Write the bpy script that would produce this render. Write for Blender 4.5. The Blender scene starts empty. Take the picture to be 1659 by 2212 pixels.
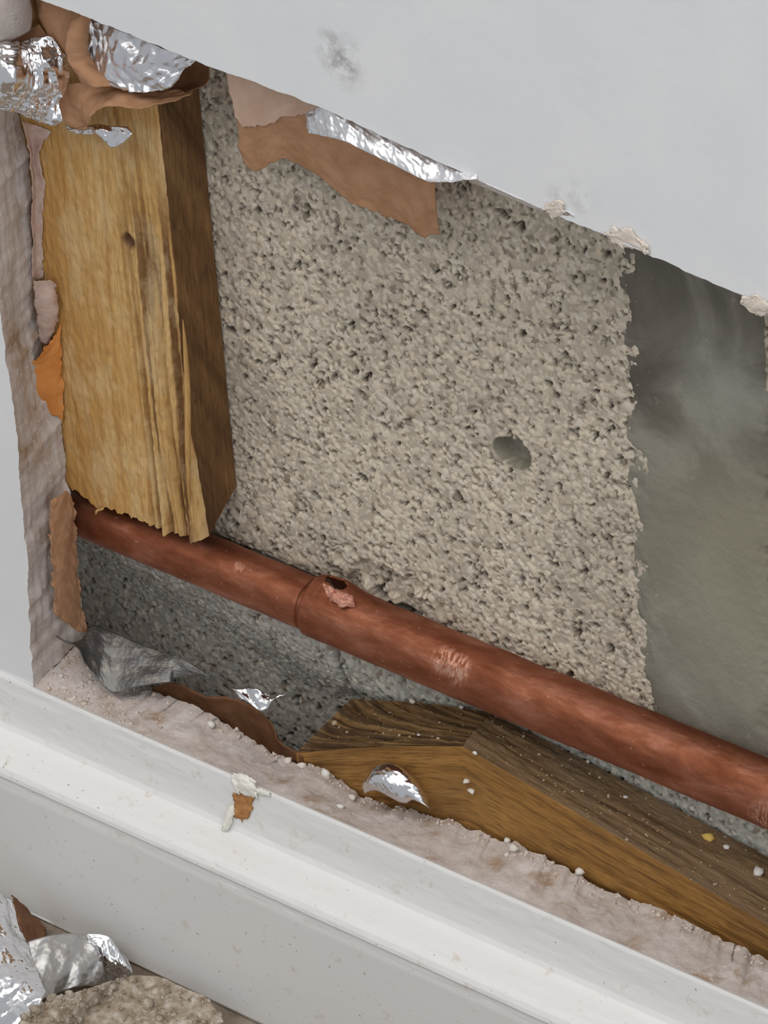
import bpy, math, random
import numpy as np
from mathutils import Matrix, Vector

# ------------------------------------------------------------------ camera, world, light
# working unit: millimetres in world axes X (along the wall), Y (into the wall), Z (up); floor z = 0,
# y = 0 is the painted face of the plasterboard.  Meshes are written in metres.
K = 0.001
W, H, FPX, DIST = 1659.0, 2212.0, 12000.0, 1348.0
YAW, PITCH, ROLL = 0.72125, 0.60689, -0.07583
fw = np.array([-math.sin(YAW) * math.cos(PITCH), math.cos(YAW) * math.cos(PITCH), -math.sin(PITCH)])
rt = np.cross(fw, [0, 0, 1.0]); rt /= np.linalg.norm(rt)
up = np.cross(rt, fw)
rt, up = math.cos(ROLL) * rt + math.sin(ROLL) * up, -math.sin(ROLL) * rt + math.cos(ROLL) * up
CAM = np.array([0, 33.0, 135.0]) - fw * DIST

scene = bpy.context.scene
cam_d = bpy.data.cameras.new('camera')
cam = bpy.data.objects.new('camera', cam_d)
scene.collection.objects.link(cam)
m = Matrix.Identity(4)
for i in range(3):
    m[i][0], m[i][1], m[i][2], m[i][3] = rt[i], up[i], -fw[i], CAM[i] * K
cam.matrix_world = m
cam_d.sensor_fit = 'HORIZONTAL'
cam_d.sensor_width = 36
cam_d.lens = 36 * FPX / W
cam_d.clip_start, cam_d.clip_end = 0.02, 50
scene.camera = cam

world = bpy.data.worlds.new('room_light')
scene.world = world
world.use_nodes = True
world.node_tree.nodes['Background'].inputs[0].default_value = (0.93, 0.96, 1.0, 1)
world.node_tree.nodes['Background'].inputs[1].default_value = 0.40


def area_light(name, loc, target, size, power, col):
    d = bpy.data.lights.new(name, 'AREA')
    d.shape = 'RECTANGLE'; d.size, d.size_y = size; d.energy = power; d.color = col
    o = bpy.data.objects.new(name, d)
    scene.collection.objects.link(o)
    o.location = loc
    o.rotation_euler = (Vector(target) - Vector(loc)).to_track_quat('-Z', 'Y').to_euler()
    return o


area_light('ceiling_light', (-0.1, -1.0, 2.2), (0, 0, 0.1), (2.4, 2.0), 34, (1.0, 0.97, 0.93))
area_light('side_fill_light', (1.9, -1.3, 1.1), (0, 0, 0.1), (0.9, 1.3), 11, (0.92, 0.96, 1.0))  # added fill from the right for contrast in the foil; no window known

scene.view_settings.view_transform = 'Standard'
scene.view_settings.look = 'None'
scene.view_settings.gamma = 1
scene.view_settings.use_curve_mapping = False
scene.view_settings.exposure = 0.0

# ------------------------------------------------------------------ helpers
rng = np.random.default_rng(7)
COL = scene.collection


def P(px, py, y):
    """point of the plane at depth y (mm) seen in the photograph at (px, py)"""
    d = (px - W / 2) / FPX * rt - (py - H / 2) / FPX * up + fw
    return CAM + d * (y - CAM[1]) / d[1]


def PZ(px, py, z):
    """point of the level plane at height z (mm) seen in the photograph at (px, py)"""
    d = (px - W / 2) / FPX * rt - (py - H / 2) / FPX * up + fw
    return CAM + d * (z - CAM[2]) / d[2]


def PS(pts):
    return np.array([P(*p) for p in pts])


def hash2(ix, iy, seed):
    n = (ix.astype(np.int64) * 374761393 + iy.astype(np.int64) * 668265263 + seed * 974711) & 0x7fffffff
    n = (n ^ (n >> 13)) * 1274126177 & 0x7fffffff
    return ((n ^ (n >> 16)) & 0xffff) / 65535.0


def vnoise(x, y, seed=0):
    x = np.asarray(x, float); y = np.asarray(y, float)
    ix, iy = np.floor(x), np.floor(y)
    fx, fy = x - ix, y - iy
    fx, fy = fx * fx * (3 - 2 * fx), fy * fy * (3 - 2 * fy)
    a, b = hash2(ix, iy, seed), hash2(ix + 1, iy, seed)
    c, d = hash2(ix, iy + 1, seed), hash2(ix + 1, iy + 1, seed)
    return (a + (b - a) * fx) * (1 - fy) + (c + (d - c) * fx) * fy - 0.5


def fbm(x, y, seed=0, o=4):
    s, a = 0, 1.0
    for i in range(o):
        s = s + a * vnoise(np.asarray(x) * 2 ** i, np.asarray(y) * 2 ** i, seed + i * 17)
        a *= 0.5
    return s


def crease(x, y, lam, seed, n=5):
    """sharp folded-paper relief: sum of triangle waves in random directions"""
    r = np.random.default_rng(seed)
    s = 0
    for i in range(n):
        a = r.uniform(0, math.pi); l = lam * r.uniform(0.45, 1.5)
        ph = r.uniform(0, 9) + 0.7 * vnoise(x / lam / 2, y / lam / 2, seed + i)
        t = (x * math.cos(a) + y * math.sin(a)) / l + ph
        s = s + (np.abs(t - np.floor(t) - 0.5) * 2 - 0.5) * l / lam
    return s / n


def sstep(a, b, x):
    t = np.clip((x - a) / (b - a), 0, 1)
    return t * t * (3 - 2 * t)


def resample(c, n, smooth=False):
    c = np.asarray(c, float)
    if smooth and len(c) > 2:
        e = np.vstack([2 * c[0] - c[1], c, 2 * c[-1] - c[-2]])
        out = []
        for i in range(1, len(e) - 2):
            t = np.linspace(0, 1, 12, endpoint=False)[:, None]
            p0, p1, p2, p3 = e[i - 1], e[i], e[i + 1], e[i + 2]
            out.append(0.5 * ((2 * p1) + (-p0 + p2) * t + (2 * p0 - 5 * p1 + 4 * p2 - p3) * t * t + (-p0 + 3 * p1 - 3 * p2 + p3) * t ** 3))
        c = np.vstack(out + [c[-1:]])
    d = np.r_[0, np.cumsum(np.linalg.norm(np.diff(c, axis=0), axis=1))]
    s = np.linspace(0, d[-1], n)
    return np.stack([np.interp(s, d, c[:, k]) for k in range(c.shape[1])], 1)


def grid_faces(nu, nv, off=0, wrap=False):
    i, j = np.meshgrid(np.arange(nv - 1), np.arange(nu if wrap else nu - 1), indexing='ij')
    a = i * nu + j; b = i * nu + (j + 1) % nu
    return np.stack([a, b, b + nu, a + nu], -1).reshape(-1, 4) + off


def grid_normals(G):
    du = np.gradient(G, axis=1); dv = np.gradient(G, axis=0)
    n = np.cross(du, dv)
    return n / (np.linalg.norm(n, axis=2, keepdims=True) + 1e-9)


def coons(top, bot, left, right, nu, nv, smooth=False):
    T, B = resample(top, nu, smooth), resample(bot, nu, smooth)
    L, R = resample(left, nv, smooth), resample(right, nv, smooth)
    u = np.linspace(0, 1, nu)[None, :, None]; v = np.linspace(0, 1, nv)[:, None, None]
    G = (1 - v) * T[None] + v * B[None] + (1 - u) * L[:, None] + u * R[:, None]
    G = G - ((1 - u) * (1 - v) * T[0] + u * (1 - v) * T[-1] + (1 - u) * v * B[0] + u * v * B[-1])
    return G


def set_props(o, label=None, cat=None, group=None, kind=None):
    if label: o['label'] = label
    if cat: o['category'] = cat
    if group: o['group'] = group
    if kind: o['kind'] = kind
    return o


def mesh(name, V, F, mats, parent=None, uv=None, col=None, smooth=True, fmat=None, org=None):
    """one mesh object from mm vertices and quad faces; its origin sits at the foot of the piece"""
    V = np.asarray(V, float).reshape(-1, 3)
    F = np.asarray(F, np.int32)
    lo, hi = V.min(0), V.max(0)
    org = np.array([(lo[0] + hi[0]) / 2, (lo[1] + hi[1]) / 2, lo[2]]) if org is None else np.asarray(org)
    me = bpy.data.meshes.new(name)
    me.vertices.add(len(V)); me.vertices.foreach_set('co', ((V - org) * K).ravel())
    k = F.shape[1]
    me.loops.add(F.size); me.loops.foreach_set('vertex_index', F.ravel())
    me.polygons.add(len(F)); me.polygons.foreach_set('loop_start', np.arange(len(F)) * k)
    if smooth: me.polygons.foreach_set('use_smooth', np.ones(len(F), bool))
    if fmat is not None: me.polygons.foreach_set('material_index', np.asarray(fmat, np.int32))
    if uv is not None:
        l = me.uv_layers.new(name='uv')
        l.data.foreach_set('uv', np.asarray(uv, float).reshape(-1, 2)[F.ravel()].ravel())
    if col is not None:
        a = me.color_attributes.new('tint', 'FLOAT_COLOR', 'POINT')
        c = np.ones((len(V), 4)); c[:, :3] = np.asarray(col).reshape(-1, 3)
        a.data.foreach_set('color', c.ravel())
    me.update(calc_edges=True); me.validate()
    for q in (mats if isinstance(mats, (list, tuple)) else [mats]): me.materials.append(q)
    o = bpy.data.objects.new(name, me)
    COL.objects.link(o)
    if parent is not None:
        o.parent = parent
        o.location = Vector(org * K) - parent.location
    else:
        o.location = Vector(org * K)
    return o


def empty(name, at):
    o = bpy.data.objects.new(name, None)
    o.empty_display_size = 0.01
    COL.objects.link(o)
    o.location = Vector(np.asarray(at, float) * K)
    return o


def thicken(o, mm, two=False, offset=0.0):
    s = o.modifiers.new('thickness', 'SOLIDIFY')
    s.thickness = mm * K; s.offset = offset
    if two: s.material_offset = 1
    return o


def join(parts):
    V, F, U, off = [], [], [], 0
    for v, f, u in parts:
        v = np.asarray(v).reshape(-1, 3)
        V.append(v); F.append(np.asarray(f) + off); U.append(np.asarray(u).reshape(-1, 2)); off += len(v)
    return np.vstack(V), np.vstack(F), np.vstack(U)


def sheet(name, top, bot, mats, lmid=(), rmid=(), n=(60, 30), amp=0.0, lam=6.0, seed=1, bulge=0.0, fold=None, thick=0.18,
          jag=0.0, parent=None, flat=False, smooth=True, rough=0.0):
    T, B = PS(top), PS(bot)
    L = np.vstack([T[:1]] + ([PS(lmid)] if lmid else []) + [B[:1]])
    R = np.vstack([T[-1:]] + ([PS(rmid)] if rmid else []) + [B[-1:]])
    nu, nv = n
    G = coons(T, B, L, R, nu, nv, smooth)
    lu = np.linalg.norm(np.diff(G[nv // 2], axis=0), axis=1).sum()
    lv = np.linalg.norm(np.diff(G[:, nu // 2], axis=0), axis=1).sum()
    u, v = np.meshgrid(np.linspace(0, 1, nu), np.linspace(0, 1, nv))
    x, y = u * lu, v * lv
    N = grid_normals(G)
    if (N[nv // 2, nu // 2] @ fw) > 0:
        N = -N; flip = True
    else:
        flip = False
    h = bulge * np.sin(np.pi * u) ** 0.8 * np.sin(np.pi * v) ** 0.8
    if fold: h = h + fold(u, v)
    if amp: h = h + amp * crease(x, y, lam, seed) + 0.35 * amp * crease(x, y, lam * 0.35, seed + 5)
    if rough: h = h + rough * fbm(x / 3, y / 3, seed)
    G = G + N * h[..., None]
    if jag:
        e = np.minimum(np.minimum(u, 1 - u) * lu, np.minimum(v, 1 - v) * lv)
        w = np.exp(-e / 1.2)[..., None] * jag
        G = G + w * np.stack([fbm(x / 1.5, y / 1.5, seed + 31), 0 * x, fbm(x / 1.5, y / 1.5, seed + 57)], -1) * 2
    F = grid_faces(nu, nv)
    if not flip: pass
    o = mesh(name, G, F if not flip else F[:, ::-1], mats, parent, uv=np.stack([x, y], -1), smooth=not flat)
    two = isinstance(mats, (list, tuple)) and len(mats) > 1
    if thick: thicken(o, thick, two)
    return o


# ------------------------------------------------------------------ materials
def material(name):
    mt = bpy.data.materials.new(name)
    mt.use_nodes = True
    nt = mt.node_tree
    return mt, nt, nt.nodes['Principled BSDF']


class N:
    """small node-building helper"""
    def __init__(s, nt, uv=False, attr=None):
        s.nt = nt
        if uv:
            q = nt.nodes.new('ShaderNodeUVMap'); q.uv_map = 'uv'; s.co = q.outputs[0]
        else:
            q = nt.nodes.new('ShaderNodeTexCoord')
            s.co = q.outputs['Object']

    def link(s, a, b): s.nt.links.new(a, b)

    def mapping(s, scale, rot=(0, 0, 0), loc=(0, 0, 0), co=None):
        q = s.nt.nodes.new('ShaderNodeMapping')
        q.inputs['Scale'].default_value = scale; q.inputs['Rotation'].default_value = rot; q.inputs['Location'].default_value = loc
        s.link(co or s.co, q.inputs[0])
        return q.outputs[0]

    def noise(s, co, scale=1.0, detail=4, rough=0.55, dist=0.0):
        q = s.nt.nodes.new('ShaderNodeTexNoise')
        q.inputs['Scale'].default_value = scale; q.inputs['Detail'].default_value = detail
        q.inputs['Roughness'].default_value = rough; q.inputs['Distortion'].default_value = dist
        s.link(co, q.inputs['Vector'])
        return q.outputs[0]

    def voronoi(s, co, scale=1.0, out=0, feature='F1'):
        q = s.nt.nodes.new('ShaderNodeTexVoronoi')
        q.feature = feature
        q.inputs['Scale'].default_value = scale
        s.link(co, q.inputs['Vector'])
        return q.outputs[out]

    def ramp(s, f, stops):
        q = s.nt.nodes.new('ShaderNodeValToRGB')
        e = q.color_ramp.elements
        while len(e) < len(stops): e.new(0.5)
        for i, (p, c) in enumerate(stops):
            e[i].position = p
            e[i].color = (*c, 1) if isinstance(c, tuple) else (c, c, c, 1)
        s.link(f, q.inputs[0])
        return q.outputs[0]

    def mix(s, f, a, b, mode='MIX'):
        q = s.nt.nodes.new('ShaderNodeMix')
        q.data_type = 'RGBA'; q.blend_type = mode
        for v, k in ((f, 0), (a, 6), (b, 7)):
            if isinstance(v, (int, float)): q.inputs[k].default_value = v
            elif isinstance(v, tuple): q.inputs[k].default_value = (*v, 1)
            else: s.link(v, q.inputs[k])
        return q.outputs[2]

    def bump(s, h, dist, strength=1.0, normal=None):
        q = s.nt.nodes.new('ShaderNodeBump')
        q.inputs['Strength'].default_value = strength; q.inputs['Distance'].default_value = dist
        s.link(h, q.inputs['Height'])
        if normal: s.link(normal, q.inputs['Normal'])
        return q.outputs[0]

    def attr(s, name):
        q = s.nt.nodes.new('ShaderNodeAttribute'); q.attribute_name = name
        return q.outputs[0]

    def near(s, at, radius):
        """0..1 mask: 1 at an object-space point (metres), 0 beyond the radius"""
        q = s.nt.nodes.new('ShaderNodeVectorMath'); q.operation = 'DISTANCE'
        s.link(s.co, q.inputs[0]); q.inputs[1].default_value = at
        r = s.nt.nodes.new('ShaderNodeMapRange')
        r.inputs['From Min'].default_value = radius; r.inputs['From Max'].default_value = 0.0
        s.link(q.outputs['Value'], r.inputs['Value'])
        return r.outputs[0]

    def mul(s, a, b):
        q = s.nt.nodes.new('ShaderNodeMath'); q.operation = 'MULTIPLY'
        for v, k in ((a, 0), (b, 1)):
            if isinstance(v, (int, float)): q.inputs[k].default_value = v
            else: s.link(v, q.inputs[k])
        return q.outputs[0]


MM = (1000, 1000, 1000)


def mat_board_paint(org):
    mt, nt, b = material('wall_paint')
    g = N(nt); c = g.mapping(MM)
    n1 = g.noise(c, 0.05, 3)
    base = g.mix(g.ramp(n1, [(0.3, 0.0), (0.7, 1.0)]), (0.76, 0.765, 0.775), (0.80, 0.80, 0.80))
    # the grey scuff above the hole
    for px, py, rad, k in ((738, 128, 9, 0.75), (745, 138, 4.5, 0.9), (715, 95, 5, 0.4), (1250, 430, 7, 0.35), (1200, 425, 4, 0.3)):
        p = (P(px, py, 0) - org) * K
        msk = g.mul(g.near(tuple(p), rad * K), g.ramp(g.noise(c, 0.22, 5, 0.7), [(0.42, 0.0), (0.62, 1.0)]))
        base = g.mix(g.mul(msk, k), base, (0.30, 0.29, 0.28))
    g.link(base, b.inputs['Base Color'])
    b.inputs['Roughness'].default_value = 0.6
    g.link(g.bump(g.noise(c, 0.35, 3), 0.0003, 0.25), b.inputs['Normal'])
    return mt


def mat_simple(name, stops, scale=0.3, rough=0.8, bump=0.0, bscale=1.0, uv=False, metallic=0.0, detail=5, spec=0.5, trans=0.0):
    mt, nt, b = material(name)
    g = N(nt, uv); c = g.co if uv else g.mapping(MM)
    g.link(g.ramp(g.noise(c, scale, detail, 0.6), stops), b.inputs['Base Color'])
    b.inputs['Roughness'].default_value = rough
    b.inputs['Metallic'].default_value = metallic
    b.inputs['Specular IOR Level'].default_value = spec
    if bump: g.link(g.bump(g.noise(c, bscale, 4), bump * K, 0.8), b.inputs['Normal'])
    return mt


def mat_gypsum():
    mt, nt, b = material('cut_gypsum')
    g = N(nt); c = g.mapping(MM)
    base = g.ramp(g.noise(c, 0.10, 5, 0.6), [(0.3, (0.50, 0.42, 0.37)), (0.55, (0.60, 0.53, 0.49)), (0.75, (0.70, 0.64, 0.61))])
    st = g.ramp(g.noise(g.mapping(MM, loc=(13, 5, 3)), 0.09, 6, 0.65), [(0.54, 0.0), (0.68, 1.0)])
    base = g.mix(g.mul(st, 0.75), base, (0.33, 0.20, 0.10))
    sp = g.ramp(g.noise(c, 0.9, 3), [(0.62, 0.0), (0.70, 1.0)])
    base = g.mix(g.mul(sp, 0.6), base, (0.80, 0.77, 0.74))
    g.link(base, b.inputs['Base Color'])
    b.inputs['Roughness'].default_value = 0.95
    b.inputs['Specular IOR Level'].default_value = 0.15
    g.link(g.bump(g.noise(c, 0.9, 5, 0.7), 0.0006, 0.7), b.inputs['Normal'])
    return mt


def mat_skirting():
    mt, nt, b = material('gloss_skirting_paint')
    g = N(nt); c = g.mapping(MM)
    base = g.mix(g.noise(g.mapping((60, 1000, 1000)), 0.1, 3), (0.74, 0.73, 0.715), (0.78, 0.775, 0.76))
    st = g.ramp(g.noise(c, 0.16, 6, 0.7), [(0.60, 0.0), (0.70, 1.0)])
    base = g.mix(g.mul(st, 0.6), base, (0.56, 0.46, 0.34))
    sp = g.ramp(g.noise(g.mapping(MM, loc=(3, 8, 1)), 0.8, 2), [(0.72, 0.0), (0.75, 1.0)])
    base = g.mix(g.mul(sp, 0.7), base, (0.20, 0.18, 0.16))
    g.link(base, b.inputs['Base Color'])
    b.inputs['Roughness'].default_value = 0.42
    g.link(g.bump(g.noise(g.mapping((200, 1000, 1000)), 0.25, 4), 0.0002, 0.25), b.inputs['Normal'])
    return mt


def mat_block():
    mt, nt, b = material('aggregate_block')
    g = N(nt); c = g.mapping(MM)
    base = g.mix(g.noise(c, 1.6, 3), g.attr('tint'), (0.42, 0.37, 0.30))
    base = g.mix(0.7, base, g.attr('tint'))
    g.link(base, b.inputs['Base Color'])
    b.inputs['Roughness'].default_value = 0.92
    b.inputs['Specular IOR Level'].default_value = 0.2
    g.link(g.bump(g.noise(c, 2.0, 3), 0.0002, 0.6), b.inputs['Normal'])
    return mt


def mat_mortar(org):
    mt, nt, b = material('smeared_mortar')
    g = N(nt); c = g.mapping(MM)
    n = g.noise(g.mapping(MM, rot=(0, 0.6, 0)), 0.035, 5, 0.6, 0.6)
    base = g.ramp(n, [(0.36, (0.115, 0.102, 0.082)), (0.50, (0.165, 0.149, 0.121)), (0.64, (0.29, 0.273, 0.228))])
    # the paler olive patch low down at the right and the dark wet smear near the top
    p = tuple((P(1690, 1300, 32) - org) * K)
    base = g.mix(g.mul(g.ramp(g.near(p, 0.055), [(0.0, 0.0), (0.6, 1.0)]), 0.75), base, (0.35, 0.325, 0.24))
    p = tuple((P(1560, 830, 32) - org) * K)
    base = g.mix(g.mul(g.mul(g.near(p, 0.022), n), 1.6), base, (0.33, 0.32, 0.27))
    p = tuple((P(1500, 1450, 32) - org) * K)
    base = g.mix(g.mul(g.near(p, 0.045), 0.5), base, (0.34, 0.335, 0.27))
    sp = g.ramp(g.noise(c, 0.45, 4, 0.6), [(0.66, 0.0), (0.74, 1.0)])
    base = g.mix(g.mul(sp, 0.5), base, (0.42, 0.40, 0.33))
    g.link(base, b.inputs['Base Color'])
    b.inputs['Roughness'].default_value = 0.85
    b.inputs['Specular IOR Level'].default_value = 0.25
    g.link(g.bump(g.noise(c, 0.25, 6, 0.65), 0.0008, 0.6), b.inputs['Normal'])
    return mt


def mat_wood(name, light, mid, dark, stain, knots=(), rot=0.0, gscale=0.55, stain_amt=0.6, streaks=None, bands=0.0):
    """grain runs along v of the uv map (mm)"""
    mt, nt, b = material(name)
    g = N(nt, uv=True)
    c = g.mapping((1, 0.035, 1), co=g.mapping((1, 1, 1), rot=(0, 0, rot)))
    n1 = g.noise(c, gscale, 5, 0.6, 0.4)
    base = g.ramp(n1, [(0.28, dark), (0.46, mid), (0.70, light)])
    fine = g.ramp(g.noise(g.mapping((1, 0.06, 1)), 2.6, 3), [(0.36, 0.0), (0.5, 1.0)])
    base = g.mix(0.55, base, g.mix(fine, dark, base))
    bl = g.ramp(g.noise(g.mapping((0.05, 0.03, 1), loc=(4, 2, 0)), 1.0, 4, 0.6), [(0.45, 0.0), (0.70, 1.0)])
    base = g.mix(g.mul(bl, stain_amt), base, stain)
    fl = g.ramp(g.noise(g.mapping((1, 0.5, 1)), 0.9, 2), [(0.68, 0.0), (0.74, 1.0)])
    base = g.mix(g.mul(fl, 0.5), base, dark)
    if bands:                                      # dark latewood rings
        q = g.ramp(g.noise(g.mapping((1, 0.012, 1), loc=(2, 0, 0)), 0.85, 2, 0.5), [(0.40, 0.0), (0.48, 1.0), (0.52, 1.0), (0.60, 0.0)])
        base = g.mix(g.mul(q, bands), base, (0.035, 0.018, 0.008))
    if streaks:                                    # dark splits between the ridges of the splintered edge
        q = g.nt.nodes.new('ShaderNodeSeparateXYZ'); g.link(g.co, q.inputs[0])
        mu = g.ramp(g.mul(q.outputs[0], 0.01), [(streaks[0] / 100, 0.0), (streaks[1] / 100, 1.0)])
        mv = g.ramp(g.mul(q.outputs[1], 0.003), [(0.0, 1.0), (streaks[2] * .003 - 0.08, 1.0), (streaks[2] * .003, 0.0)])
        sk = g.ramp(g.noise(g.mapping((1, 0.022, 1), loc=(7, 1, 0)), 0.62, 3, 0.5), [(0.47, 0.0), (0.56, 1.0)])
        base = g.mix(g.mul(g.mul(sk, 0.95), g.mul(mu, mv)), base, (0.15, 0.065, 0.02))
        ol = g.ramp(g.mul(q.outputs[0], 0.01), [(0.19, 1.0), (0.32, 0.0)])
        base = g.mix(g.mul(ol, 0.5), base, (0.48, 0.235, 0.055))
        pale = g.ramp(g.noise(g.mapping((0.12, 0.05, 1), loc=(9, 4, 0)), 1.0, 5, 0.65), [(0.48, 0.0), (0.62, 1.0)])
        base = g.mix(g.mul(pale, 0.45), base, (0.74, 0.56, 0.31))
    for (u, v, r, k) in knots:
        msk = g.mul(g.ramp(g.near((u, v, 0), r), [(0.0, 0.0), (0.5, 1.0)]), k)
        base = g.mix(msk, base, (0.10, 0.045, 0.02))
    g.link(base, b.inputs['Base Color'])
    b.inputs['Roughness'].default_value = 0.72
    b.inputs['Specular IOR Level'].default_value = 0.3
    g.link(g.bump(g.noise(g.mapping((1, 0.08, 1)), 1.8, 4), 0.0004, 0.6), b.inputs['Normal'])
    return mt


def mat_copper(spots=()):
    mt, nt, b = material('tarnished_copper')
    g = N(nt, uv=True)
    c = g.mapping((0.35, 1, 1))
    n = g.noise(c, 0.16, 5, 0.6, 0.3)
    base = g.ramp(n, [(0.30, (0.20, 0.058, 0.025)), (0.52, (0.32, 0.112, 0.058)), (0.72, (0.49, 0.215, 0.14))])
    sp = g.ramp(g.noise(g.co, 0.5, 3), [(0.66, 0.0), (0.74, 1.0)])
    base = g.mix(g.mul(sp, 0.55), base, (0.66, 0.36, 0.25))
    rg = g.ramp(g.noise(g.co, 0.22, 4), [(0.3, 0.50), (0.7, 0.68)])
    for (u_, v_, rad) in spots:                    # scuffs and highlights, their shine painted as brighter copper
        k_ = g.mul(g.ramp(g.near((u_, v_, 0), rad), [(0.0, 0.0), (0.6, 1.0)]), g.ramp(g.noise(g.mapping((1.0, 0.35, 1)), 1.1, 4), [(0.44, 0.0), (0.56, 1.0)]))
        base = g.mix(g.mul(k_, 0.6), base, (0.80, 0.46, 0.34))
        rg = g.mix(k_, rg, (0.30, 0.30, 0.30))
    g.link(base, b.inputs['Base Color'])
    b.inputs['Metallic'].default_value = 0.85
    g.link(rg, b.inputs['Roughness'])
    g.link(g.bump(g.noise(c, 0.5, 4), 0.0004, 0.5), b.inputs['Normal'])
    return mt


def mat_foil(name, base=(0.90, 0.90, 0.92), rough=0.2, dirt=0.0):
    mt, nt, b = material(name)
    g = N(nt, uv=True)
    d = g.ramp(g.noise(g.co, 0.28, 5, 0.65), [(0.52, 0.0), (0.68, 1.0)])
    g.link(g.mix(g.mul(d, dirt), base, (0.38, 0.33, 0.27)), b.inputs['Base Color'])
    b.inputs['Metallic'].default_value = 1.0 if dirt < 0.5 else 0.85
    b.inputs['Roughness'].default_value = rough
    g.link(g.bump(g.voronoi(g.co, 0.9), 0.0003, 0.4), b.inputs['Normal'])
    return mt


M_gyp = mat_gypsum()
M_skirt = mat_skirting()
M_block = mat_block()
M_burr = mat_simple('raw_copper_burr', [(0.3, (0.50, 0.20, 0.13)), (0.7, (0.75, 0.40, 0.30))], 0.5, 0.55, 0.3, 1.5, metallic=0.35)
M_foil = mat_foil('bright_foil', rough=0.16)
M_foil_soft = mat_foil('satin_foil', (0.86, 0.86, 0.89), 0.30)
M_foil_strip = mat_foil('brushed_foil', (0.93, 0.93, 0.95), 0.42)
M_foil_dirty = mat_foil('dusty_foil', (0.50, 0.49, 0.48), 0.42, 0.7)
M_foil_grey = mat_foil('dull_grey_foil', (0.19, 0.185, 0.18), 0.50, 0.6)
M_kraft = mat_simple('kraft_paper', [(0.3, (0.40, 0.205, 0.105)), (0.6, (0.50, 0.275, 0.155)), (0.8, (0.56, 0.33, 0.20))], 0.12, 0.75, 0.15, 0.8, uv=True, spec=0.25)
M_kraft_pale = mat_simple('pale_kraft_paper', [(0.3, (0.60, 0.39, 0.28)), (0.7, (0.72, 0.52, 0.41))], 0.12, 0.8, 0.12, 0.8, uv=True, spec=0.2)
M_kraft_dark = mat_simple('dark_kraft_paper', [(0.3, (0.13, 0.055, 0.022)), (0.7, (0.23, 0.11, 0.055))], 0.15, 0.75, 0.15, 0.8, uv=True, spec=0.25)  # darkened kraft; the cavity strip's shade is put into this colour
M_torn = mat_simple('torn_paper', [(0.3, (0.50, 0.33, 0.26)), (0.7, (0.68, 0.54, 0.48))], 0.25, 0.85, 0.2, 1.2, uv=True, spec=0.2)
M_orange = mat_simple('orange_paper', [(0.3, (0.60, 0.205, 0.035)), (0.6, (0.66, 0.26, 0.06)), (0.8, (0.68, 0.36, 0.14))], 0.16, 0.6, 0.12, 0.8, uv=True)
M_crumb = mat_simple('plaster_crumb', [(0.3, (0.60, 0.53, 0.46)), (0.7, (0.80, 0.76, 0.70))], 0.5, 0.95, 0.1, 2, spec=0.15)
M_crumb_y = mat_simple('yellow_crumb', [(0.3, (0.68, 0.44, 0.10)), (0.7, (0.80, 0.56, 0.18))], 0.5, 0.9, 0.1, 2, spec=0.15)
M_crumb_w = mat_simple('white_crumb', [(0.3, (0.66, 0.61, 0.55)), (0.7, (0.84, 0.82, 0.78))], 0.5, 0.95, 0.1, 2, spec=0.15)
M_flake = mat_simple('cream_paint_flake', [(0.3, (0.74, 0.71, 0.62)), (0.7, (0.86, 0.84, 0.78))], 0.4, 0.6, 0.15, 1.2)
M_bare = mat_simple('bare_wood_scar', [(0.3, (0.30, 0.11, 0.025)), (0.7, (0.52, 0.26, 0.09))], 0.5, 0.8, 0.3, 1.2)
M_cream = mat_simple('torn_board_paper', [(0.3, (0.74, 0.63, 0.52)), (0.7, (0.84, 0.76, 0.68))], 0.3, 0.9, 0.3, 1.0, spec=0.15)
M_rubble = mat_simple('plaster_rubble', [(0.28, (0.17, 0.115, 0.07)), (0.46, (0.33, 0.265, 0.20)), (0.60, (0.46, 0.40, 0.335)), (0.72, (0.64, 0.59, 0.53))], 0.35, 0.95, 0.6, 0.9, detail=8, spec=0.15)
M_floor = mat_simple('dusty_floor', [(0.3, (0.14, 0.105, 0.075)), (0.7, (0.30, 0.25, 0.20))], 0.12, 0.95, 0.6, 0.6, detail=8, spec=0.15)
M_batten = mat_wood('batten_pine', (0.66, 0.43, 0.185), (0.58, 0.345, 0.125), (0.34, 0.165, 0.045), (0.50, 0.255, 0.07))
M_batten_side = mat_wood('batten_pine_side', (0.28, 0.15, 0.057), (0.17, 0.083, 0.03), (0.05, 0.022, 0.009), (0.10, 0.045, 0.018), rot=-0.45, gscale=0.13, stain_amt=0.7)  # darker pine, part of the side's shade put into the colour
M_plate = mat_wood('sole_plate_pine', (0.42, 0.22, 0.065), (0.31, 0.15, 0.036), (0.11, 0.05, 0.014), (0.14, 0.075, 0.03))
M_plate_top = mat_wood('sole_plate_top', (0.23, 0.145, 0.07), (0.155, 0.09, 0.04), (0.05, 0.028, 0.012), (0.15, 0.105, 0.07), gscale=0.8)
M_plate_end = mat_wood('sole_plate_end_grain', (0.30, 0.175, 0.07), (0.20, 0.11, 0.04), (0.06, 0.03, 0.012), (0.15, 0.08, 0.03), gscale=0.6, bands=0.75)

T = 17.0          # board thickness
YB = 33.0         # face of the blockwork

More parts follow.
